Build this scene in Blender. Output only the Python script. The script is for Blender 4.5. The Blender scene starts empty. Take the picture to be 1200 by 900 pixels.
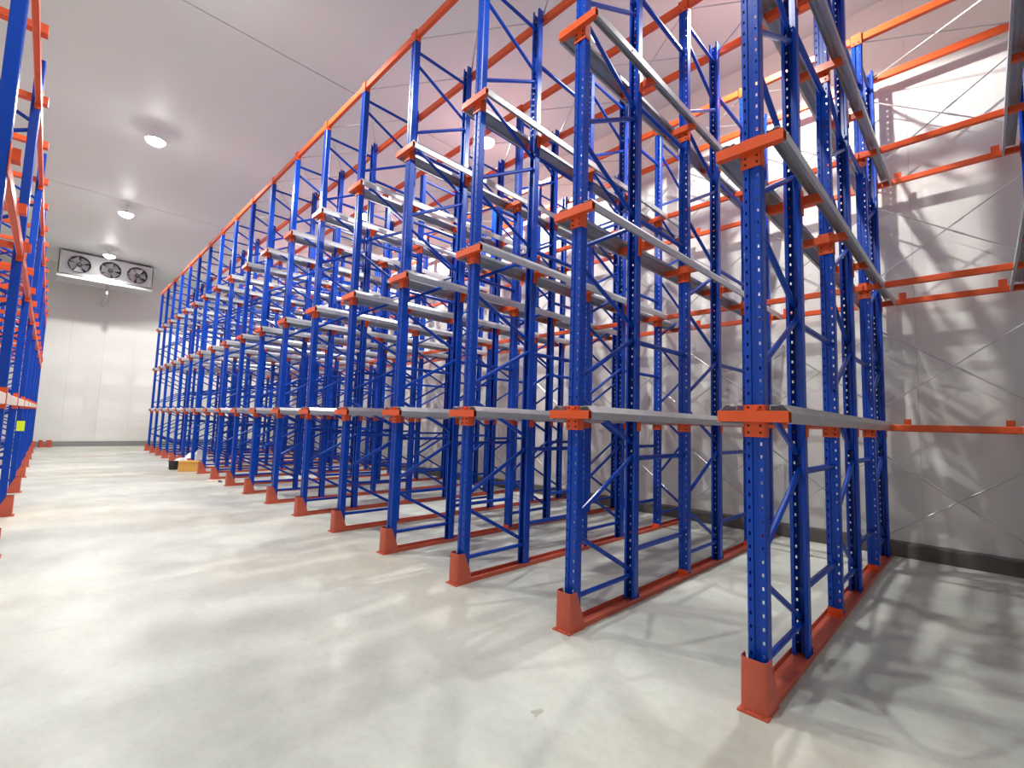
import bpy, math, random
from mathutils import Matrix, Vector
random.seed(7)
sc = bpy.context.scene
COL = sc.collection

# ---------------------------------------------------------------- camera
CAMP = (-3.1889, -1.0243, 1.6767)
YAW, PITCH, ROLL, FPX = 0.7795, 0.0834, 0.0306, 546.95
cam = bpy.data.cameras.new('camera')
cam.sensor_fit = 'HORIZONTAL'; cam.sensor_width = 36.0
cam.lens = FPX * 36.0 / 1200.0
cam.clip_start = 0.05; cam.clip_end = 200
camo = bpy.data.objects.new('camera', cam); COL.objects.link(camo)
fw = Vector((math.sin(YAW), math.cos(YAW), 0)); rt = Vector((math.cos(YAW), -math.sin(YAW), 0)); up = Vector((0, 0, 1))
fw, up = fw*math.cos(PITCH)+up*math.sin(PITCH), up*math.cos(PITCH)-fw*math.sin(PITCH)
rt, up = rt*math.cos(ROLL)+up*math.sin(ROLL), up*math.cos(ROLL)-rt*math.sin(ROLL)
M = Matrix.Identity(4)
for i in range(3):
    M[i][0] = rt[i]; M[i][1] = up[i]; M[i][2] = -fw[i]; M[i][3] = CAMP[i]
camo.matrix_world = M
sc.camera = camo

# ---------------------------------------------------------------- world / exposure / lamp constants
w = bpy.data.worlds.new('world'); sc.world = w; w.use_nodes = True
w.node_tree.nodes['Background'].inputs[0].default_value = (0.8, 0.85, 0.9, 1)
w.node_tree.nodes['Background'].inputs[1].default_value = 0.02
sc.view_settings.view_transform = 'Standard'
sc.view_settings.look = 'None'
sc.view_settings.gamma = 1.0
sc.view_settings.use_curve_mapping = False
sc.view_settings.exposure = 0.1
LAMP_W, LAMP_CONE, LAMP_COL = 740.0, 150.0, (1.0, 0.995, 0.955)
LAMP_Z = 8.05
LAMP_X = (-1.9, 3.42)
LAMP_REL = ((.62, 1, 1, .95, .65), (.9, 1, 1, 1, 1))   # output of each lamp of the two rows
LAMP_Y = (0.9, 6.75, 12.5, 18.35, 24.2)

# ---------------------------------------------------------------- room and rack dimensions
X0, X1, Y0, Y1, H = -6.2, 5.44, -5.0, 28.4, 8.35
S = 1.45                       # pitch of the frame lines
KS = list(range(-1, 18))       # frame lines of the big rack
yk = lambda k: k*S if k >= 0 else -1.535
FR = (0.0, 2.085, 4.17)        # front face of the three upright frames of a line
FD = 1.01                      # depth of an upright frame
LV = (1.635, 3.415, 5.184)     # underside of the arm plates
TOP = 6.908

# ---------------------------------------------------------------- materials
def mat(name, col, rough=0.5, metal=0.0, spec=0.5, noise=None, bump=None, emit=None, coat=0.0):
    m = bpy.data.materials.new(name); m.use_nodes = True
    nt = m.node_tree; b = nt.nodes['Principled BSDF']
    b.inputs['Base Color'].default_value = (*col, 1)
    b.inputs['Roughness'].default_value = rough
    b.inputs['Metallic'].default_value = metal
    b.inputs['Specular IOR Level'].default_value = spec
    b.inputs['Coat Weight'].default_value = coat
    b.inputs['Coat Roughness'].default_value = 0.15
    tc = nt.nodes.new('ShaderNodeTexCoord')
    if noise:
        sc_, amt = noise
        n = nt.nodes.new('ShaderNodeTexNoise'); n.inputs['Scale'].default_value = sc_; n.inputs['Detail'].default_value = 4
        nt.links.new(tc.outputs['Object'], n.inputs['Vector'])
        r = nt.nodes.new('ShaderNodeValToRGB')
        r.color_ramp.elements[0].position = 0.3; r.color_ramp.elements[1].position = 0.7
        r.color_ramp.elements[0].color = (*[c*(1-amt) for c in col], 1)
        r.color_ramp.elements[1].color = (*[min(1, c*(1+amt)) for c in col], 1)
        nt.links.new(n.outputs['Fac'], r.inputs['Fac']); nt.links.new(r.outputs['Color'], b.inputs['Base Color'])
    if emit:
        b.inputs['Emission Color'].default_value = (*emit[0], 1); b.inputs['Emission Strength'].default_value = emit[1]
    return m

def srgb(r, g, b):
    f = lambda c: (c/255/12.92) if c/255 <= 0.04045 else ((c/255+0.055)/1.055)**2.4
    return (f(r), f(g), f(b))

M_BLUE = mat('blue_paint', srgb(4, 64, 172), 0.33, 0, 0.3, noise=(3.0, 0.06), coat=0.05)
M_ORANGE = mat('orange_paint', srgb(226, 88, 38), 0.42, 0, 0.4, noise=(4.0, 0.06), coat=0.1)
M_GUARD = mat('orange_guard_paint', srgb(196, 92, 70), 0.5, 0, 0.4, noise=(5.0, 0.08))
M_GALV = mat('galvanised_steel', srgb(186, 188, 190), 0.4, 0.6, 0.5, noise=(9.0, 0.06))
M_ROD = mat('zinc_rod', srgb(205, 205, 203), 0.3, 0.85)
M_BOLT = mat('dark_bolt', srgb(70, 40, 34), 0.5, 0.3)
M_KERB = mat('kerb_concrete', srgb(98, 93, 88), 0.8, noise=(2.5, 0.15))
M_SKIRT = mat('grey_skirting', srgb(140, 140, 138), 0.6)
M_WSEAL = mat('wall_sealant', srgb(205, 203, 198), 0.7)
M_SEAL = mat('joint_sealant', srgb(110, 106, 102), 0.8)
M_CASING = mat('cooler_casing', srgb(192, 193, 194), 0.4, 0.2, noise=(6, 0.03))
M_DARK = mat('dark_interior', srgb(44, 46, 50), 0.6)
M_BLADE = mat('fan_blade', srgb(186, 190, 196), 0.35, 0.5)
M_LENS = mat('lamp_lens', (1, 1, 1), 0.3, emit=((1.0, 0.98, 0.95), 60.0))
M_HOUSING = mat('lamp_housing', srgb(235, 235, 235), 0.5)
M_CARD = mat('cardboard', srgb(226, 172, 84), 0.8, noise=(8, 0.06))
M_TAPE = mat('packing_tape', srgb(236, 206, 140), 0.3)
M_BLACK = mat('black_plastic', srgb(40, 42, 42), 0.5)
M_SHEET = mat('white_plastic_sheet', srgb(240, 240, 238), 0.35, noise=(12, 0.04))
M_HIVIS = mat('hi_vis_yellow', srgb(222, 244, 40), 0.5)
M_SCRAP = mat('pale_scrap', srgb(232, 205, 198), 0.7)
M_PINKB = mat('pale_cream_steel', srgb(240, 222, 208), 0.45, 0.0, noise=(3, 0.03))

def wall_mat(name, col, axis):
    m = mat(name, col, 0.42, 0, 0.4)
    nt = m.node_tree; b = nt.nodes['Principled BSDF']
    tc = nt.nodes.new('ShaderNodeTexCoord'); wv = nt.nodes.new('ShaderNodeTexWave')
    wv.wave_type = 'BANDS'; wv.bands_direction = axis; wv.inputs['Scale'].default_value = 3.1
    bp = nt.nodes.new('ShaderNodeBump'); bp.inputs['Strength'].default_value = 0.25; bp.inputs['Distance'].default_value = 0.004
    nt.links.new(tc.outputs['Object'], wv.inputs['Vector']); nt.links.new(wv.outputs['Fac'], bp.inputs['Height'])
    nt.links.new(bp.outputs['Normal'], b.inputs['Normal'])
    return m
M_WALLR = wall_mat('ribbed_panel_y', srgb(230, 228, 222), 'Y')
M_WALLF = wall_mat('ribbed_panel_x', srgb(230, 229, 224), 'X')
M_CEIL = mat('ceiling_panel', srgb(222, 229, 228), 0.45, 0, 0.4)

def floor_mat():
    m = bpy.data.materials.new('polished_concrete'); m.use_nodes = True
    nt = m.node_tree; b = nt.nodes['Principled BSDF']; L = nt.links.new
    tc = nt.nodes.new('ShaderNodeTexCoord')
    def noise(scale, det, stretch=(1, 1, 1), rot=0, rough=0.5):
        mp = nt.nodes.new('ShaderNodeMapping'); mp.inputs['Scale'].default_value = stretch; mp.inputs['Rotation'].default_value = (0, 0, rot)
        L(tc.outputs['Object'], mp.inputs['Vector'])
        n = nt.nodes.new('ShaderNodeTexNoise'); n.inputs['Scale'].default_value = scale; n.inputs['Detail'].default_value = det
        n.inputs['Roughness'].default_value = rough
        L(mp.outputs['Vector'], n.inputs['Vector']); return n.outputs['Fac']
    def ramp(fac, p0, c0, p1, c1):
        r = nt.nodes.new('ShaderNodeValToRGB'); e = r.color_ramp.elements
        e[0].position = p0; e[0].color = (*c0, 1); e[1].position = p1; e[1].color = (*c1, 1)
        L(fac, r.inputs['Fac']); return r.outputs['Color']
    def mix(f, a, c, mode='MIX'):
        x = nt.nodes.new('ShaderNodeMix'); x.data_type = 'RGBA'; x.blend_type = mode
        if isinstance(f, float): x.inputs['Factor'].default_value = f
        else: L(f, x.inputs['Factor'])
        L(a, x.inputs[6]); L(c, x.inputs[7]); return x.outputs[2]
    base = ramp(noise(0.55, 6, (1, .55, 1), 0.6), .36, srgb(194, 199, 192), .64, srgb(220, 222, 212))
    warm = ramp(noise(0.42, 5, (1, .5, 1), 0.9), .50, (1, 1, 1), .72, srgb(253, 243, 232))
    c = mix(1.0, base, warm, 'MULTIPLY')
    cloud = ramp(noise(2.2, 8, (1, .6, 1), 0.4, .62), .38, srgb(240, 240, 240), .6, (1, 1, 1))
    c = mix(0.9, c, cloud, 'MULTIPLY')
    fine = ramp(noise(16, 6, (1, 1, 1), 0, .65), .3, srgb(244, 244, 243), .55, (1, 1, 1))
    c = mix(0.8, c, fine, 'MULTIPLY')
    # the small stain on the floor in front of the second frame line
    mp = nt.nodes.new('ShaderNodeMapping'); mp.inputs['Location'].default_value = (1.03/.17, -0.86/.17, 0); mp.inputs['Scale'].default_value = (1/.17, 1/.17, 0.001)
    L(tc.outputs['Object'], mp.inputs['Vector'])
    wob = nt.nodes.new('ShaderNodeTexNoise'); wob.inputs['Scale'].default_value = 2.2; wob.inputs['Detail'].default_value = 5
    L(mp.outputs['Vector'], wob.inputs['Vector'])
    ln = nt.nodes.new('ShaderNodeVectorMath'); ln.operation = 'LENGTH'; L(mp.outputs['Vector'], ln.inputs[0])
    ad = nt.nodes.new('ShaderNodeMath'); ad.operation = 'MULTIPLY_ADD'; L(wob.outputs['Fac'], ad.inputs[0]); ad.inputs[1].default_value = 1.6; L(ln.outputs['Value'], ad.inputs[2])
    st = ramp(ad.outputs[0], .95, srgb(212, 208, 198), 1.0, (1, 1, 1))
    nt.nodes[-1]
    c = mix(0.85, c, st, 'MULTIPLY')
    L(c, b.inputs['Base Color'])
    rr = ramp(noise(1.3, 5), .3, (.36,)*3, .7, (.52,)*3)
    L(rr, b.inputs['Roughness'])
    b.inputs['Specular IOR Level'].default_value = 0.35
    bp = nt.nodes.new('ShaderNodeBump'); bp.inputs['Strength'].default_value = 0.015; bp.inputs['Distance'].default_value = 0.01
    L(noise(5, 6), bp.inputs['Height']); L(bp.outputs['Normal'], b.inputs['Normal'])
    return m
M_FLOOR = floor_mat()

# ---------------------------------------------------------------- mesh helpers
class MB:
    def __init__(s): s.v = []; s.f = []; s.mi = []
    def add(s, vs, fs, mi=0):
        o = len(s.v); s.v += [tuple(p) for p in vs]
        for f in fs: s.f.append(tuple(i+o for i in f)); s.mi.append(mi)
    def box(s, x0, x1, y0, y1, z0, z1, mi=0, bev=0.0):
        if bev <= 0:
            v = [(x, y, z) for x in (x0, x1) for y in (y0, y1) for z in (z0, z1)]
            s.add(v, [(0, 1, 3, 2), (4, 6, 7, 5), (0, 4, 5, 1), (2, 3, 7, 6), (0, 2, 6, 4), (1, 5, 7, 3)], mi)
            return
        b = bev; v = []; key = {}
        P_ = ((x0, x1), (y0, y1), (z0, z1))
        for i in range(8):
            c = [(i >> a) & 1 for a in range(3)]
            for a in range(3):
                p = []
                for q in range(3):
                    t = P_[q][c[q]]
                    if q != a: t += b if c[q] == 0 else -b
                    p.append(t)
                key[(i, a)] = len(v); v.append(p)
        f = []
        for a in range(3):
            q, r = [t for t in range(3) if t != a]
            for side in (0, 1):
                ids = []
                for cq, cr in ((0, 0), (1, 0), (1, 1), (0, 1)):
                    i = (side << a) | (cq << q) | (cr << r); ids.append(key[(i, a)])
                f.append(tuple(ids))
        for a in range(3):
            q, r = [t for t in range(3) if t != a]
            for cq in (0, 1):
                for cr in (0, 1):
                    i0 = (cq << q) | (cr << r); i1 = i0 | (1 << a)
                    f.append((key[(i0, q)], key[(i1, q)], key[(i1, r)], key[(i0, r)]))
        for i in range(8): f.append((key[(i, 0)], key[(i, 1)], key[(i, 2)]))
        s.add(v, f, mi)
    def tube(s, p, q, r, n=8, mi=0, cap=True, r2=None):
        p, q = Vector(p), Vector(q); d = (q-p).normalized()
        a = d.orthogonal().normalized(); b = d.cross(a); r2 = r if r2 is None else r2
        v = []
        for base, rad in ((p, r), (q, r2)):
            for i in range(n):
                t = 2*math.pi*(i+.5)/n
                v.append(base+a*(rad*math.cos(t))+b*(rad*math.sin(t)))
        f = [(i, (i+1) % n, n+(i+1) % n, n+i) for i in range(n)]
        if cap: f += [tuple(range(n))[::-1], tuple(range(n, 2*n))]
        s.add(v, f, mi)
    def sweep(s, prof, x0, x1, closed=True, mi=0, axis='X'):
        n = len(prof); v = []
        for x in (x0, x1):
            for (a, b) in prof: v.append((x, a, b) if axis == 'X' else (a, x, b))
        f = [(i, (i+1) % n, n+(i+1) % n, n+i) for i in range(n if closed else n-1)]
        if closed: f += [tuple(range(n))[::-1], tuple(range(n, 2*n))]
        s.add(v, f, mi)
    def mesh(s, name, mats, smooth=False):
        me = bpy.data.meshes.new(name); me.from_pydata(s.v, [], s.f)
        for m in (mats if isinstance(mats, (list, tuple)) else [mats]): me.materials.append(m)
        me.polygons.foreach_set('material_index', s.mi)
        import bmesh
        bm = bmesh.new(); bm.from_mesh(me); bmesh.ops.recalc_face_normals(bm, faces=bm.faces); bm.to_mesh(me); bm.free()
        if smooth:
            me.polygons.foreach_set('use_smooth', [True]*len(me.polygons))
            me.set_sharp_from_angle(angle=math.radians(35))
        me.update(); return me

def put(name, me, parent=None, loc=(0, 0, 0), rot=None, matrix=None):
    o = bpy.data.objects.new(name, me); COL.objects.link(o)
    if parent is not None: o.parent = parent
    o.location = loc
    if rot: o.rotation_euler = rot
    if matrix is not None: o.matrix_local = matrix
    return o
def tag(o, label, cat, group=None):
    o['label'] = label; o['category'] = cat
    if group: o['group'] = group
    return o
def empty(name, loc, label, cat, group=None, rz=0):
    o = bpy.data.objects.new(name, None); COL.objects.link(o)
    o.location = loc; o.rotation_euler = (0, 0, rz); o.empty_display_size = 0.1
    return tag(o, label, cat, group)
def struct(o):
    o['kind'] = 'structure'; return o
def bar_matrix(p, q):
    """unit bar along local Z (length 1) laid from p to q"""
    p, q = Vector(p), Vector(q); d = q-p; L = d.length
    R = d.to_track_quat('Z', 'Y').to_matrix().to_4x4()
    return Matrix.Translation(p) @ R @ Matrix.Diagonal((1, 1, L, 1))
ORD = ['first', 'second', 'third', 'fourth', 'fifth', 'sixth', 'seventh', 'eighth', 'ninth', 'tenth', 'eleventh', 'twelfth',
       'thirteenth', 'fourteenth', 'fifteenth', 'sixteenth', 'seventeenth', 'eighteenth', 'nineteenth']

# ---------------------------------------------------------------- the room
def slab(name, b, m, kind=True, parent=None):
    k = MB(); k.box(*b); o = put(name, k.mesh(name, m), parent)
    if kind: struct(o)
    return o
slab('floor', (X0-.3, X1+.3, Y0-.3, Y1+.3, -.2, 0), M_FLOOR)
ceil = slab('ceiling', (X0-.3, X1+.3, Y0-.3, Y1+.3, H+.05, H+.25), M_SEAL)
wr = slab('wall_right', (X1+.06, X1+.26, Y0-.3, Y1+.3, 0, H+.05), M_WSEAL)
wf = slab('wall_far', (X0-.3, X1+.06, Y1+.06, Y1+.26, 0, H+.05), M_WSEAL)
wl = slab('wall_left', (X0-.26, X0-.06, Y0-.3, Y1+.06, 0, H+.05), M_WSEAL)
wb = slab('wall_back', (X0-.06, X1+.06, Y0-.26, Y0-.06, 0, H+.05), M_WSEAL)
# insulated panels
def panels(parent, axis, a0, a1, pw, fixed0, fixed1, m):
    n = round((a1-a0)/pw); stp = (a1-a0)/n; g = .0012
    k = MB()
    if axis == 'Y': k.box(0, fixed1-fixed0, g, stp-g, 0, H+.045)
    else: k.box(g, stp-g, 0, fixed1-fixed0, 0, H+.045)
    me = k.mesh('panel', m)
    for i in range(n):
        put('panel', me, parent, (fixed0, a0+i*stp, .0) if axis == 'Y' else (a0+i*stp, fixed0, .0))
panels(wr, 'Y', Y0, Y1, 1.15, X1, X1+.06, M_WALLR)
panels(wf, 'X', X0, X1, 1.15, Y1, Y1+.06, M_WALLF)
panels(wl, 'Y', Y0, Y1, 1.15, X0-.06, X0, M_WALLR)
panels(wb, 'X', X0, X1, 1.15, Y0-.06, Y0, M_WALLF)
cy = [Y0, -2.2, 7.87, 17.95, Y1]
for a, b in zip(cy[:-1], cy[1:]):
    k = MB(); k.box(X0, X1, a+.013, b-.013, H, H+.05); put('panel', k.mesh('panel', M_CEIL), ceil)
slab('baseboard_right', (X1-.13, X1, Y0, Y1-.06, 0, .17), M_KERB)
slab('baseboard_far', (X0, X1-.13, Y1-.05, Y1, 0, .23), M_SKIRT)
# grey cap strip on the kerb
k = MB(); k.box(X1-.02, X1, Y0, Y1-.06, .17, .20); struct(put('trim_1', k.mesh('trim', M_SKIRT)))

# ---------------------------------------------------------------- rack meshes
PW, PD = .1150, .085
def post_mesh(z0, z1):
    """lipped channel, closed face at x=0, open towards +x, two columns of slots in the face"""
    k = MB(); h = PW/2
    q = lambda a, b, za, zb: k.add([(a[0], a[1], za), (b[0], b[1], za), (b[0], b[1], zb), (a[0], a[1], zb)], [(0, 1, 2, 3)])
    for s in (-1, 1):
        r = .008
        pts = [(PD-.012, s*(h-.026)), (PD, s*(h-.026)), (PD, s*(h-.004)), (PD-.006, s*h), (r, s*h), (0, s*(h-r)), (0, s*.0425)]
        for a, b in zip(pts[:-1], pts[1:]): q(a, b, z0, z1)
        q((0, s*.0315), (0, s*.018), z0, z1); q((0, s*.018), (.010, s*.013), z0, z1)
        z = z0+.05; prev = z0
        while z+.03 < z1:
            q((0, s*.0425), (0, s*.0315), prev, z); prev = z+.021; z += .08
        q((0, s*.0425), (0, s*.0315), prev, z1)
    q((.010, -.013), (.010, .013), z0, z1)
    return k.mesh('post', M_BLUE)
ME_POST_F = post_mesh(.012, TOP+.03)
ME_POST_R = post_mesh(.012, 7.07)
k = MB(); k.tube((0, 0, 0), (0, 0, 1), .0215, 8); ME_BRACE = k.mesh('brace', M_BLUE, True)
k = MB(); k.tube((0, 0, 0), (0, 0, 1), .026, 8); ME_SPACER = k.mesh('spacer_tube', M_BLUE, True)
# arm: a short square tube crossing the face of the post (local x=0 on the face, towards -x)
AL = .208
k = MB()
def hollow_tube_y(k, x0, x1, z0, z1, y0, y1, t, mi=0, mid=1):
    k.sweep([(x0, z0), (x1, z0), (x1, z1), (x0, z1)], y0+.001, y1-.001, closed=True, axis='Y', mi=mid) if False else None
    k.box(x0+t, x1-t, y0+.02, y1-.02, z0+t, z1-t, mid)
    o = [(x0, z0), (x1, z0), (x1, z1), (x0, z1)]; i = [(x0+t, z0+t), (x1-t, z0+t), (x1-t, z1-t), (x0+t, z1-t)]
    v = [(a, y, b) for y in (y0, y1) for (a, b) in o] + [(a, y, b) for y in (y0, y1) for (a, b) in i]
    f = []
    for j in range(4):
        n = (j+1) % 4
        f += [(j, n, 4+n, 4+j), (8+j, 8+n, 12+n, 12+j), (j, n, 8+n, 8+j), (4+j, 4+n, 12+n, 12+j)]
    k.add(v, f, mi)
hollow_tube_y(k, -.062, -.008, .095, .165, -AL, AL, .006)
ME_ARM = k.mesh('arm', [M_ORANGE, M_BOLT])
k = MB(); h = PW/2+.004
k.box(-.0075, -.0005, -h, h, 0, .205)
k.box(-.0075, PD*.75, h-.003, h+.003, 0, .205); k.box(-.0075, PD*.75, -h-.003, -h+.003, 0, .205)
k.box(-.05, -.0075, -.03, .03, .165, .178)
for yy in (-.036, .036):
    for zz in (.028, .072, .188): k.tube((-.014, yy, zz), (-.006, yy, zz), .008, 6, 1)
ME_PLATE = k.mesh('bracket_plate', [M_ORANGE, M_BOLT])
# rail profile (distance from the frame centre line outward, height over the arm plate underside)
RP = [(.219, .088), (.219, .152), (.198, .176), (.174, .204), (.150, .206), (.128, .197), (.104, .202), (.098, .202), (.098, .168),
      (.101, .168), (.101, .198), (.127, .193), (.149, .202), (.172, .200), (.195, .174), (.216, .150), (.216, .092), (.196, .092), (.196, .088)]
def rail_mesh(s):
    k = MB(); k.sweep([(s*d, z) for d, z in RP], -.03, 5.22, True)
    for i, x in enumerate((.55, 1.75, 2.35, 3.6)):
        k.tube((x, s*.2165, .125), (x, s*.2225, .125), .009, 6, 1)
    return k.mesh('pallet_rail', [M_GALV, M_ROD])
ME_RAIL = {1: rail_mesh(1), -1: rail_mesh(-1)}
# floor channel and post guard
k = MB(); cw = .074
k.sweep([(-cw, 0), (cw, 0), (cw, .042), (cw-.005, .042), (cw-.005, .006), (-cw+.005, .006), (-cw+.005, .042), (-cw, .042)], -.07, 5.25, True)
ME_CHAN = k.mesh('channel', M_GUARD)
def guard_mesh():
    k = MB(); outer = []
    def ring(z, xb, hw, t):
        c = .028
        return [(xb, hw-t, z), (-.085+c, hw-t, z), (-.085+t+.008, hw-.008-t*.6, z), (-.085+t, hw-c, z),
                (-.085+t, -hw+c, z), (-.085+t+.008, -hw+.008+t*.6, z), (-.085+c, -hw+t, z), (xb, -hw+t, z)]
    zs = ((.012, .12, .080), (.16, .065, .0785), (.312, .0, .077))
    n = 8; v = []
    for t in (0, .005):
        for z, xb, hw in zs: v += ring(z, xb, hw, t)
    f = []
    for lay in (0, 24):
        for r in (0, 8):
            for i in range(n-1): f.append((lay+r+i, lay+r+i+1, lay+r+8+i+1, lay+r+8+i))
    for i in range(n-1): f.append((16+i, 17+i, 41+i, 40+i)); f.append((i, i+1, 25+i, 24+i))
    for r in (0, 8):
        for e in (0, 7): f.append((r+e, r+8+e, 24+r+8+e, 24+r+e))
    k.add(v, f)
    return k.mesh('post_guard', M_GUARD, True)
ME_GUARD = guard_mesh()
k = MB(); k.box(-.11, .10, -.086, .086, .0005, .012)
for yy in (-.05, .05): k.tube((-.098, yy, .012), (-.098, yy, .02), .009, 6)
ME_BASE = k.mesh('base_plate', M_GUARD)
k = MB(); k.box(-.006, 0, -h, h, .006, .075); k.box(-.05, 0, -h, h, .006, .014)
ME_FOOT = k.mesh('foot_bracket', M_ORANGE)
k = MB(); k.box(0, .006, -h, h, .006, .075); k.box(0, .045, -h, h, .006, .014); ME_FOOTR = k.mesh('foot_bracket', M_BLUE)

ROWN = ('front row beside the aisle', 'middle row', 'rear row by the wall')
def kname(k):
    return 'just past the right picture edge' if k < 0 else ('farthest' if k == 17 else ORD[k]+' from near right end')

def upright_frame(k, r):
    x = FR[r]
    row = ('beside the aisle', 'in the middle row', 'nearest the right wall')[r]
    e = empty('upright_frame', (x, yk(k), 0), f'blue braced upright frame {row}, {kname(k)}', 'rack frame', 'blue upright frames of the long rack')
    put('post', ME_POST_F, e)
    put('post', ME_POST_R, e, (FD, 0, 0), (0, 0, math.pi))
    xa, xb = .05, FD-.05
    nodes = [(xa, .25), (xb, .25)]
    put('brace', ME_BRACE, e, matrix=bar_matrix((.03, 0, .24), (FD-.03, 0, .24)))
    za = [.83+1.175*i for i in range(6)]; zb = [.25+1.175*i+.03 for i in range(6)]
    d = .055
    for i in range(6):
        put('brace', ME_BRACE, e, matrix=bar_matrix((xb+.02, .012, zb[i]+(d if i else .0)), (xa-.02, .012, za[i]-d)))
        if i < 5: put('brace', ME_BRACE, e, matrix=bar_matrix((xa-.02, -.012, za[i]+d), (xb+.02, -.012, zb[i+1]-d)))
    put('brace', ME_BRACE, e, matrix=bar_matrix((.03, 0, 6.80), (FD-.03, 0, 6.80)))
    if r < 2:
        for b in LV:
            a = put('arm', ME_ARM, e, (0, 0, b)); put('bracket_plate', ME_PLATE, a)
            a = put('arm', ME_ARM, e, (FD, 0, b), (0, 0, math.pi)); put('bracket_plate', ME_PLATE, a)
        for z in (.475, 1.365, 2.54, 3.85, 5.09, 6.35):
            put('spacer_tube', ME_SPACER, e, matrix=bar_matrix((FD-.02, 0, z), (FR[1]+.02, 0, z)))
    if r > 0: put('foot_bracket', ME_FOOT, e)
    put('foot_bracket', ME_FOOTR, e, (FD, 0, 0))
    return e
for kk in KS:
    for r in range(3): upright_frame(kk, r)
    c = empty('floor_channel', (0, yk(kk), 0), f'orange floor channel under the frame line {kname(kk)}', 'floor channel', 'orange floor channels of the long rack')
    put('channel', ME_CHAN, c); put('post_guard', ME_GUARD, c); put('base_plate', ME_BASE, c)
    for li, b in enumerate(LV):
        for s in (-1, 1):
            o = put('pallet_rail', ME_RAIL[s], None, (0, yk(kk), b))
            lev = ('lowest', 'middle', 'top')[li]
            side = 'right' if s < 0 else 'left'
            tag(o, f'{lev} galvanised rail, {side} side of frame line {kname(kk)}', 'rail', 'galvanised pallet rails of the long rack')

# ---------------------------------------------------------------- orange beams running along the rack
def box_mesh(name, b, m, bev=0.0):
    k = MB(); k.box(*b, 0, bev); return k.mesh(name, m)
ya = yk(KS[0])
YJ = [yk(q)-ya for q in KS]
def seg(me, e, j, g):
    o = put('beam_segment', me, e, (0, YJ[j]+g, 0)); o.scale = (1, (YJ[j+1]-YJ[j])/S, 1)
# top beams
ME_TSEG = box_mesh('beam_segment', (0, .06, 0, S-.008, 0, .10), M_ORANGE, .006)
k = MB(); hh = PW/2+.005
k.box(-.007, 0, -hh, hh, 0, .155); k.box(-.007, .075, hh-.004, hh, 0, .155) ; k.box(-.007, .075, -hh, -hh+.004, 0, .155)
k.box(.072, .077, -hh, hh, 0, .155)
for yy in (-.03, .03): k.tube((-.013, yy, .03), (-.006, yy, .03), .008, 6, 1)
ME_CAP = k.mesh('beam_cap', [M_ORANGE, M_BOLT])
TN = ['front of the rack, over the aisle posts', 'second row of posts from the aisle', 'third row of posts from the aisle',
      'fourth row of posts from the aisle', 'fifth row of posts, next to last before the wall', 'last row of posts, against the wall']
for i in range(6):
    r = i//2
    if i % 2 == 0:
        x, z = FR[r]+.006, TOP+.042
    else:
        x, z = FR[r]+FD+.002, TOP+.02
    e = empty('tie_beam', (x, ya, z), f'orange top tie beam along the {TN[i]}', 'beam', 'orange top tie beams')
    for j in range(len(KS)-1): seg(ME_TSEG, e, j, .004)
    if i % 2 == 0:
        for j in range(len(KS)): put('beam_cap', ME_CAP, e, (-.006, YJ[j], -.042))
# level beams on the two rear rows of posts
ME_LSEG = box_mesh('beam_segment', (0, .055, 0, S-.006, 0, .075), M_ORANGE, .006)
ME_STOP = box_mesh('pallet_stop', (-.002, .010, -.04, .04, 0, .095), M_ORANGE)
ME_SPLICE = ME_PLATE
for li, b in enumerate(LV):
    lev = ('lowest', 'middle', 'upper')[li]
    for back in (0, 1):
        x = FR[2]-.065 if not back else FR[2]+FD+.008
        e = empty('tie_beam', (x, ya, b+.09), f'orange {lev} level beam along the ' + ('last row of posts by the wall, with upright stops' if back else 'fifth row of posts from the aisle'), 'beam', 'orange level beams at the rear')
        for j in range(len(KS)-1):
            seg(ME_LSEG, e, j, .003)
            if back:
                for yy in (.24, S-.29): put('pallet_stop', ME_STOP, e, (.04, YJ[j]+(YJ[j+1]-YJ[j])*(yy+.02)/S, .075))
        for j in range(len(KS)):
            if back: put('bracket_plate', ME_PLATE, e, (-.008, YJ[j], -.09), (0, 0, math.pi))
            else: put('bracket_plate', ME_PLATE, e, (.065, YJ[j], -.09))

# ---------------------------------------------------------------- zinc rods
k = MB(); k.tube((0, 0, 0), (0, 0, 1), .009, 6); ME_ROD = k.mesh('rod', M_ROD, True)
k = MB(); k.tube((0, 0, -.06), (0, 0, .06), .013, 6); ME_TURN = k.mesh('turnbuckle', M_ROD, True)
def rod(e, p, q, turn=True):
    put('rod', ME_ROD, e, matrix=bar_matrix(p, q))
    if turn:
        p, q = Vector(p), Vector(q)
        mm = bar_matrix(p+(q-p)*.42, p+(q-p)*.42+(q-p).normalized()); put('turnbuckle', ME_TURN, e, matrix=mm)
xr = FR[2]+FD+.008
for kk in KS[:-1]:
    nm = 'bay at right picture edge' if kk < 0 else ORD[kk]+' bay from near right end'
    P_ = yk(kk+1)-yk(kk)
    e = empty('cross_bracing', (xr, yk(kk), 0), f'crossed zinc tie rods against the right wall, {nm}', 'bracing', 'crossed tie rods behind the long rack')
    for z0, z1 in ((.3, 1.38), (2.07, 3.14), (3.94, 4.98), (5.6, 6.62)):
        rod(e, (0, .035, z0), (0, P_-.035, z1)); rod(e, (.014, .035, z1), (.014, P_-.035, z0))
    for r in range(3):
        rn = ('over aisle-side frames', 'over middle frames', 'over wall-side frames')[r]
        e = empty('plan_bracing', (FR[r], yk(kk), 6.965), f'flat crossed zinc rods {rn}, {nm}', 'bracing', 'flat crossed rods on top of the long rack')
        rod(e, (.09, .05, 0), (FD-.02, P_-.05, 0), False); rod(e, (.09, P_-.05, .012), (FD-.02, .05, .012), False)

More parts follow.
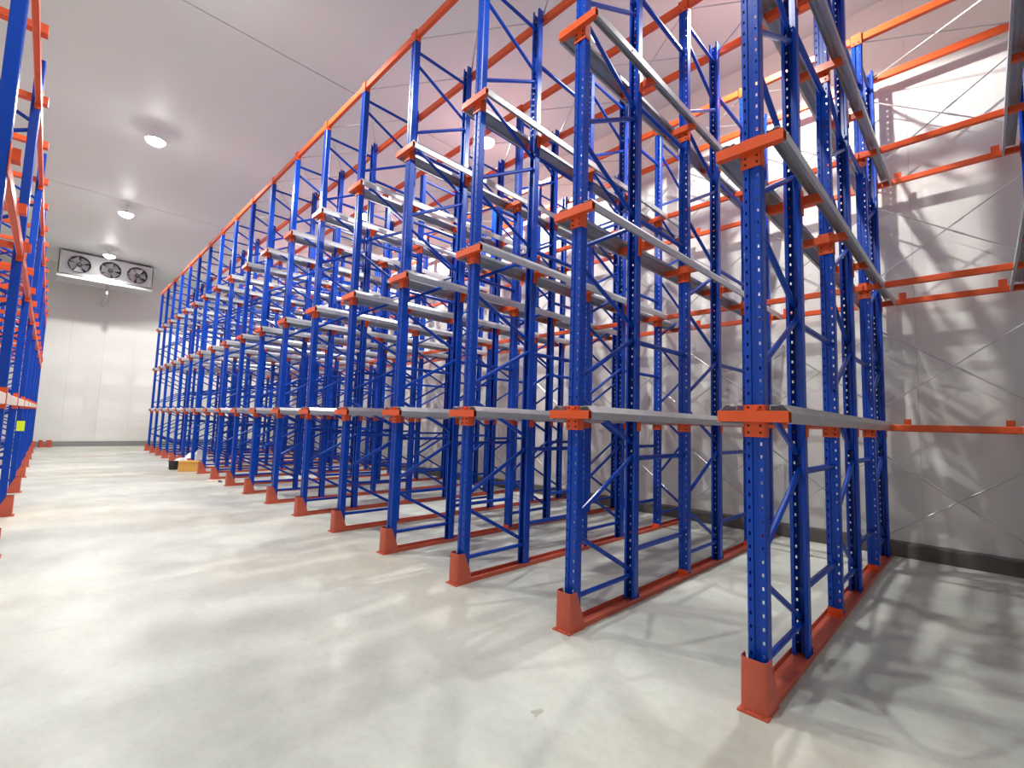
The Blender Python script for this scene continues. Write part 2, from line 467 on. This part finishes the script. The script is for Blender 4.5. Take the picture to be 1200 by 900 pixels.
# ---------------------------------------------------------------- lamps
k = MB()
n = 20
def lathe(k, prof, n=20, mi=0, axis=None):
    v = []
    for r_, z in prof:
        for i in range(n):
            t = 2*math.pi*i/n; v.append((r_*math.cos(t), r_*math.sin(t), z))
    f = [(a*n+i, a*n+(i+1) % n, (a+1)*n+(i+1) % n, (a+1)*n+i) for a in range(len(prof)-1) for i in range(n)]
    k.add(v, f, mi)
lathe(k, [(.001, .03), (.12, .03), (.19, .02), (.196, 0), (.2, .03), (.15, .06), (.08, .08), (.07, .12), (.03, .13), (.001, .13)])
ME_HOUS = k.mesh('housing', M_HOUSING, True)
k = MB(); lathe(k, [(.001, -.10), (.07, -.095), (.13, -.07), (.17, -.035), (.186, .0), (.188, .02), (.001, .02)]); ME_LENS = k.mesh('lens', M_LENS, True)
k = MB(); k.tube((0, 0, .12), (0, 0, H-LAMP_Z), .012, 8); k.tube((0, 0, H-LAMP_Z-.02), (0, 0, H-LAMP_Z), .06, 12); ME_STEM = k.mesh('stem', M_HOUSING)
for ci, x in enumerate(LAMP_X):
    for i, y in enumerate(LAMP_Y):
        nm = ('nearest' if i == 0 else ORD[i]+' nearest' if i < 4 else 'farthest')
        e = empty('high_bay_lamp', (x, y, LAMP_Z), f'white round ceiling lamp above the {"open aisle" if ci == 0 else "long rack"}, {nm} of its row', 'lamp', 'round ceiling lamps')
        put('housing', ME_HOUS, e); put('lens', ME_LENS, e, (0, 0, -.002)); put('stem', ME_STEM, e)
        ld = bpy.data.lights.new('lamp_light', 'SPOT'); ld.energy = LAMP_W*LAMP_REL[ci][i]; ld.color = LAMP_COL
        ld.spot_size = math.radians(LAMP_CONE); ld.spot_blend = .15; ld.shadow_soft_size = .07
        lo = bpy.data.objects.new('lamp_light', ld); COL.objects.link(lo); lo.parent = e; lo.location = (0, 0, -.21)

# ---------------------------------------------------------------- evaporator on the far wall
EX0, EX1, EY0, EY1, EZ0, EZ1 = -3.38, -.26, 25.55, 26.8, 7.29, 8.29
e = empty('unit_cooler', (0, 0, 0), 'grey three-fan evaporator unit under the ceiling by the far wall', 'cooler')
k = MB()
t = .03
k.box(EX0, EX1, EY0+.04, EY1, EZ1-t, EZ1); k.box(EX0, EX1, EY0+.04, EY1, EZ0, EZ0+t); k.box(EX0, EX0+t, EY0+.04, EY1, EZ0, EZ1); k.box(EX1-t, EX1, EY0+.04, EY1, EZ0, EZ1)
k.box(EX0+t, EX1-t, EY1-.05, EY1-.02, EZ0+t, EZ1-t, 1)
put('casing', k.mesh('casing', [M_CASING, M_DARK]), e)
FX = (-2.74, -1.74, -.82); FZ = 7.78; RF = .37
# front sheet with three round openings
k = MB(); N = 32
edges = [EX0, (FX[0]+FX[1])/2, (FX[1]+FX[2])/2, EX1]
for i, fx in enumerate(FX):
    a, b = edges[i], edges[i+1]; v = []; f = []
    for j in range(N):
        t_ = 2*math.pi*j/N; cx_, cz_ = math.cos(t_), math.sin(t_)
        v.append((fx+RF*cx_, EY0+.04, FZ+RF*cz_))
    for j in range(N):
        t_ = 2*math.pi*j/N; cx_, cz_ = math.cos(t_), math.sin(t_)
        sx = ((b-fx) if cx_ > 0 else (fx-a))/max(1e-6, abs(cx_)); sz = ((EZ1-FZ) if cz_ > 0 else (FZ-EZ0))/max(1e-6, abs(cz_))
        s_ = min(sx, sz); v.append((fx+s_*cx_, EY0+.04, FZ+s_*cz_))
    for j in range(N): f.append((j, (j+1) % N, N+(j+1) % N, N+j))
    k.add(v, f)
put('front_sheet', k.mesh('front_sheet', M_CASING), e)
k = MB(); k.box(EX0-.02, EX1+.02, EY0-.02, EY1, EZ0-.13, EZ0-.1); k.box(EX0-.02, EX1+.02, EY0-.02, EY0, EZ0-.1, EZ0-.02); k.box(EX0-.02, EX0, EY0, EY1, EZ0-.1, EZ0-.02); k.box(EX1, EX1+.02, EY0, EY1, EZ0-.1, EZ0-.02)
put('drip_tray', k.mesh('drip_tray', M_CASING), e)
k = MB(); k.tube((-1.76, EY0+.5, EZ0-.13), (-1.76, EY0+.5, EZ0-.5), .05, 12); k.tube((-1.76, EY0+.5, EZ0-.48), (-1.76, Y1, EZ0-.62), .05, 12)
put('drain_pipe', k.mesh('drain_pipe', M_CASING, True), e)
for hx in (EX0+.25, EX1-.25):
    for hy in (EY0+.3, EY1-.2):
        k = MB(); k.tube((hx, hy, EZ1), (hx, hy, H), .012, 6); put('hanger_rod', k.mesh('hanger_rod', M_ROD), e)
k = MB()
for j in range(N):
    a0, a1 = 2*math.pi*j/N, 2*math.pi*(j+1)/N
    for (r0, y0, r1, y1) in ((RF, .04, RF, -.05), (RF, -.05, RF+.03, -.05), (RF+.03, -.05, RF+.03, .04)):
        k.add([(r0*math.cos(a0), y0, r0*math.sin(a0)), (r0*math.cos(a1), y0, r0*math.sin(a1)), (r1*math.cos(a1), y1, r1*math.sin(a1)), (r1*math.cos(a0), y1, r1*math.sin(a0))], [(0, 1, 2, 3)])
ME_SHROUD = k.mesh('fan_shroud', M_CASING, True)
k = MB()
for rr in (.12, .2, .28, .35):
    for j in range(24):
        a0, a1 = 2*math.pi*j/24, 2*math.pi*(j+1)/24
        k.tube((rr*math.cos(a0), -.055, rr*math.sin(a0)), (rr*math.cos(a1), -.055, rr*math.sin(a1)), .003, 4, cap=False)
for j in range(4):
    a0 = math.pi*j/4+.3; k.tube((-.38*math.cos(a0), -.06, -.38*math.sin(a0)), (.38*math.cos(a0), -.06, .38*math.sin(a0)), .005, 4)
ME_GRD = k.mesh('fan_guard', M_ROD)
k = MB(); k.tube((0, -.02, 0), (0, .12, 0), .09, 14); ME_HUB = k.mesh('fan', M_DARK, True)
k = MB()
v = []
for i in range(5):
    r_ = .08+.055*i; wd = .07+.022*i
    for s_ in (-1, 1): v.append((r_, .05+s_*wd*.45, s_*wd))
k.add(v, [(2*i, 2*i+1, 2*i+3, 2*i+2) for i in range(4)])
v2 = [(a, b+.008, c) for a, b, c in v]; k.add(v2, [(2*i, 2*i+2, 2*i+3, 2*i+1) for i in range(4)])
ME_BL = k.mesh('blade', M_BLADE, True)
for i, fx in enumerate(FX):
    put('fan_shroud', ME_SHROUD, e, (fx, EY0+.04, FZ)); put('fan_guard', ME_GRD, e, (fx, EY0+.04, FZ))
    fan = put('fan', ME_HUB, e, (fx, EY0+.06, FZ))
    for j in range(5): put('blade', ME_BL, fan, (0, 0, 0), (0, 2*math.pi*j/5+.4*i+.3, 0))

# ---------------------------------------------------------------- rack on the left side of the aisle
LXF, LDEP, LP = -3.54, 1.0, 2.88
LY = [3.95+LP*i for i in range(9)]
LB = (1.715, 3.42, 5.28)      # underside of its beams
ME_LP = post_mesh(.012, 5.85)
ME_LBEAM = box_mesh('beam', (-.05, 0, .065, LP-.065, 0, .125), M_ORANGE, .008)
ME_LBEAM1 = box_mesh('beam', (-.05, 0, .065, LP-.065, 0, .125), M_PINKB, .008)
k = MB(); k.box(-.056, .006, .058, .066, -.05, .19); k.box(.0, .006, -.056, .066, -.05, .19); ME_LCON = k.mesh('beam_connector', M_ORANGE)
k = MB(); k.box(-.056, .006, LP-.066, LP-.058, -.05, .19); k.box(.0, .006, LP-.066, LP+.056, -.05, .19); ME_LCON2 = k.mesh('beam_connector', M_ORANGE)
for i, y in enumerate(LY):
    nm = ORD[i]+' from the left edge of the photo' if i < 8 else 'last one, at the far wall'
    e = empty('upright_frame', (LXF, y, 0), f'blue upright frame of the left-hand rack, {nm}', 'rack frame', 'blue upright frames of the left rack')
    put('post', ME_LP, e, (0, 0, 0), (0, 0, math.pi)); put('post', ME_LP, e, (-LDEP, 0, 0))
    put('brace', ME_BRACE, e, matrix=bar_matrix((-.03, 0, .24), (-LDEP+.03, 0, .24)))
    for j in range(5):
        z = .3+1.05*j
        put('brace', ME_BRACE, e, matrix=bar_matrix((-LDEP+.03, .012, z), (-.03, .012, z+.5)))
        put('brace', ME_BRACE, e, matrix=bar_matrix((-.03, -.012, z+.56), (-LDEP+.03, -.012, z+1.02)))
    g = put('post_guard', ME_GUARD, e, (0, 0, 0), (0, 0, math.pi)); put('base_plate', ME_BASE, g)
    put('foot_bracket', ME_FOOT, e, (-LDEP, 0, 0))
for i in range(len(LY)-1):
    for li, b in enumerate(LB):
        lev = ('lowest', 'middle', 'top')[li]
        for back in (0, 1):
            e = empty('pallet_beam', (LXF+(0.001 if not back else -LDEP-.001), LY[i], b),
                      f'{"pale" if li == 0 and not back else "orange"} {lev} {"rear" if back else "aisle-side"} beam of the left rack, {ORD[i]} bay from left', 'beam', 'beams of the left rack')
            put('beam', ME_LBEAM1 if (li == 0 and not back) else ME_LBEAM, e, (0 if not back else .05, 0, 0))
            if not back: put('beam_connector', ME_LCON, e); put('beam_connector', ME_LCON2, e)
k = MB(); k.box(-LDEP-.02, .045, -.045, .045, 0, .07); k.box(-.03, .05, -.05, .05, -.01, .085); ME_SBAR = k.mesh('support_bar', M_ORANGE)
n = 0
for i in range(len(LY)-1):
    for j, dy in enumerate((.17, 1.52)):
        for li in (1, 2):
            o = put('support_bar', ME_SBAR, None, (LXF, LY[i]+dy, LB[li]+.136))
            tag(o, f'orange crossbar on the {("middle","top")[li-1]} beams of the left rack, {("near","middle")[j]} one of the {ORD[i]} bay', 'crossbar', 'orange crossbars of the left rack')
# yellow-green tag on a post of the left rack
k = MB(); k.box(-.07, .045, -.004, .004, -.11, .09, 0, .003); k.box(-.02, -.006, -.003, .003, .09, .16, 1)
tag(put('safety_tag', k.mesh('safety_tag', [M_HIVIS, M_BLACK]), None, (LXF, LY[3]-.066, 1.33)), 'small yellow-green tag hanging on a blue post of the left rack', 'tag')

# ---------------------------------------------------------------- things on the floor
e = empty('cardboard_box', (-.13, 15.36, 0), 'tan cardboard box on the floor in front of the far rack frames', 'box', rz=math.radians(-20))
k = MB(); k.box(-.24, .24, -.18, .18, .001, .29, 0, .004); put('carton', k.mesh('carton', M_CARD), e)
k = MB(); k.box(-.242, .242, -.03, .03, .288, .292); put('tape', k.mesh('tape', M_TAPE), e)
k = MB(); k.box(-.24, .24, -.20, -.178, .25, .292); put('flap', k.mesh('flap', M_CARD), e)
k = MB(); v = []
pr = [(.001, 0), (.10, 0), (.115, .02), (.125, .22), (.13, .225), (.13, .245), (.118, .245), (.11, .03), (.001, .03)]
lathe(k, pr, 18); o = put('bucket', k.mesh('bucket', M_BLACK, True), None, (-.42, 15.95, 0.001)); tag(o, 'black plastic bucket on the floor beside the cardboard box', 'bucket')
# crumpled white sheet behind the box
k = MB(); nx, ny = 22, 14; v = []; f = []
for j in range(ny+1):
    for i in range(nx+1):
        u, q_ = i/nx, j/ny
        hgt = .52*math.sin(math.pi*min(1, u*1.05))**.7*math.sin(math.pi*q_)**.8
        hgt *= .75+.25*math.sin(9*u+4*q_)+.12*math.sin(23*u-11*q_)
        v.append((u*1.3-.2+.03*math.sin(14*q_), q_*.8-.4+.04*math.sin(11*u), max(.004, hgt+.015*random.random())))
for j in range(ny):
    for i in range(nx): f.append((j*(nx+1)+i, j*(nx+1)+i+1, (j+1)*(nx+1)+i+1, (j+1)*(nx+1)+i))
k.add(v, f); o = put('plastic_sheet', k.mesh('plastic_sheet', M_SHEET, True), None, (-.25, 16.62, .002)); tag(o, 'crumpled white plastic sheet heaped behind the cardboard box', 'plastic sheet')
# offcuts by the tenth guard
for i, (x, y, m, lab) in enumerate(((-.16, 12.55, M_SCRAP, 'pale flat offcut on the floor near an orange post guard'), (-.03, 12.35, M_BOLT, 'small dark red offcut on the floor near an orange post guard'), (.42, 12.5, M_SCRAP, 'pale crumpled wrapper between two orange floor channels'))):
    k = MB(); a = .16 if i != 1 else .05
    k.add([(-a, -.05, .001), (a*.7, -.07, .001), (a, .04, .001), (-.3*a, .08, .001), (-a*.9, -.04, .02), (a*.6, -.05, .035), (a*.9, .03, .02), (-.2*a, .06, .05)],
          [(0, 1, 2, 3), (4, 5, 6, 7), (0, 1, 5, 4), (1, 2, 6, 5), (2, 3, 7, 6), (3, 0, 4, 7)])
    tag(put('offcut', k.mesh('offcut', m), None, (x, y, .001)), lab, 'offcut')
# loose guards against the far wall
for i, x in enumerate((-3.28, -3.04)):
    o = empty('loose_guard', (x, 28.0, 0), ('loose orange post guard by the far wall, next to the left rack', 'loose orange post guard by the far wall, farther from the left rack')[i], 'post guard', 'loose guards by the far wall')
    o.rotation_euler = (0, 0, .3+i)
    put('guard', ME_GUARD, o); put('base_plate', ME_BASE, o)
